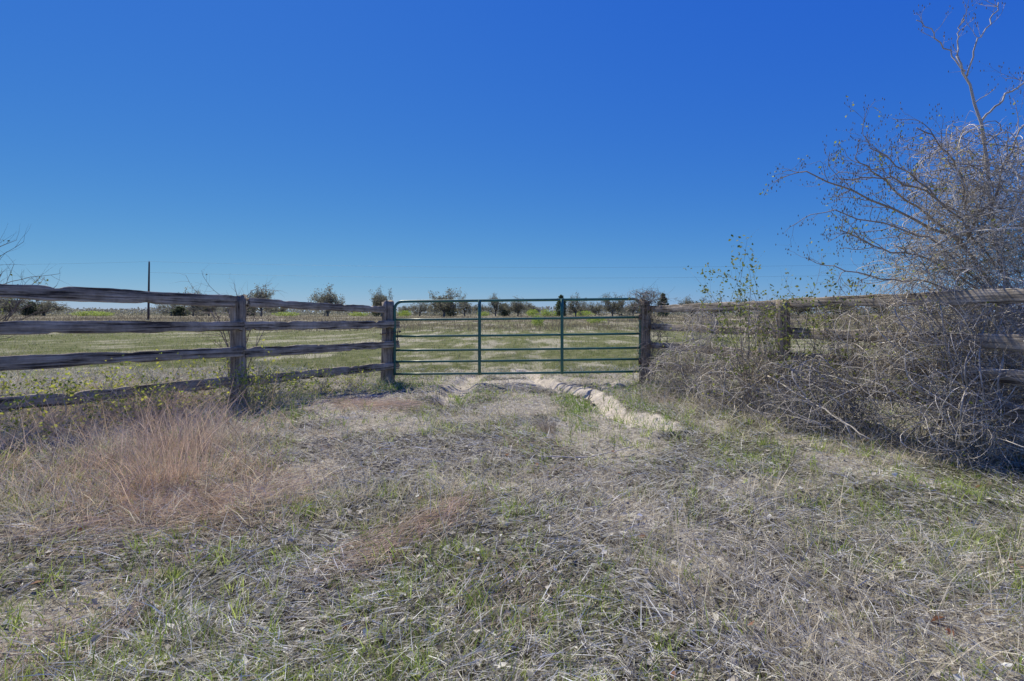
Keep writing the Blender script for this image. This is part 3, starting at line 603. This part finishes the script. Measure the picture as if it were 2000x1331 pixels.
for (u,v,Yd,hp,wp) in [(1050,637,45,20,26),(1040,614,170,10,26),(1066,614,180,10,22),(1165,632,60,10,40),(175,613,190,6,60),(1090,613,190,8,30),(790,616,170,8,30),(945,617,180,5,26),(200,614,180,5,40),(560,616,190,5,50),(1140,614,200,7,40),(700,616,190,5,40)]:
    x=(u-1000)/1000*Yd;h=hp/1000*Yd+ (0.2 if Yd<100 else .9);o=bpy.data.objects.new('pasture_bush',me);C.objects.link(o);o.location=(x,Yd,gz(x,Yd)-.05);o.scale=(wp/1000*Yd/1.6,wp/1000*Yd/1.6,h);o.rotation_euler=(0,0,r.random()*6)
    o["label"]="small yellow-green bush in dry pasture";o["category"]="bush";o["group"]="bushes in the pasture"
n=26000;x=(rng.random(n)*2-1)*720;y=430+rng.random(n)*60+30*np.sin(x*.01)
hh=2.5+7.0*fbm(x*.022,x*0+3,4)**1.3;z=rng.random(n)**.8*hh
n2=40000;x2=(rng.random(n2)*2-1)*420;y2=235+rng.random(n2)*50;h2=np.maximum(.4,10*(fbm(x2*.045+7,y2*.02,4)-.32));z2=rng.random(n2)**.8*h2
P_=np.concatenate([np.stack([x,y,H(x,y)+z],1),np.stack([x2,y2,H(x2,y2)+z2],1)]);sz=np.concatenate([.9+1.3*rng.random(n),.3+.5*rng.random(n2)])
cc=np.concatenate([cmix((.20,.21,.17),(.32,.32,.26),n,.2),cmix((.17,.18,.12),(.34,.33,.23),n2,.3)])
o=mk('distant_wood',mesh_np('distant_wood',*leafs(P_,sz,cc)),M_leaf);o["kind"]="stuff"
# ---------------------------------------------------------------- light, sky, camera
el=math.radians(52);az=math.radians(-30)
to=Vector((math.sin(az)*math.cos(el),math.cos(az)*math.cos(el),math.sin(el)))
sl=bpy.data.lights.new('sun','SUN');sl.energy=5.0;sl.angle=math.radians(.53);sl.color=(1,.93,.77)
so=bpy.data.objects.new('sun',sl);C.objects.link(so);so.rotation_euler=(-to).to_track_quat('-Z','Y').to_euler();so.location=(0,0,30)
w=bpy.data.worlds.new("World");S.world=w;w.use_nodes=True;nt=w.node_tree;nt.nodes.clear();L=nt.links.new
sk=nt.nodes.new('ShaderNodeTexSky');sk.sky_type='NISHITA';sk.sun_disc=False;sk.sun_elevation=el;sk.sun_rotation=az;sk.altitude=1500;sk.air_density=1.0;sk.dust_density=.2;sk.ozone_density=4
sp=nt.nodes.new('ShaderNodeSeparateColor');cb=nt.nodes.new('ShaderNodeCombineColor');L(sk.outputs[0],sp.inputs[0])
STR=.12
for i,(a,p) in enumerate([(.27,1.35),(.385,.88),(.64,.12)]):
    pw=nt.nodes.new('ShaderNodeMath');pw.operation='POWER';L(sp.outputs[i],pw.inputs[0]);pw.inputs[1].default_value=p
    mu=nt.nodes.new('ShaderNodeMath');mu.operation='MULTIPLY';L(pw.outputs[0],mu.inputs[0]);mu.inputs[1].default_value=a*(.14**p)/STR;L(mu.outputs[0],cb.inputs[i])
bg=nt.nodes.new('ShaderNodeBackground');bg.inputs[1].default_value=STR;ow=nt.nodes.new('ShaderNodeOutputWorld')
L(cb.outputs[0],bg.inputs[0]);L(bg.outputs[0],ow.inputs[0])
S.view_settings.view_transform='Standard';S.view_settings.look='None';S.view_settings.exposure=0
cam=bpy.data.cameras.new('camera');cam.lens=18;cam.sensor_width=36;cam.shift_y=-.02675;cam.clip_end=9000;cam.clip_start=.05
co=bpy.data.objects.new('camera',cam);C.objects.link(co);co.location=(0,0,CAMH);co.rotation_euler=(math.radians(90),0,0);S.camera=co
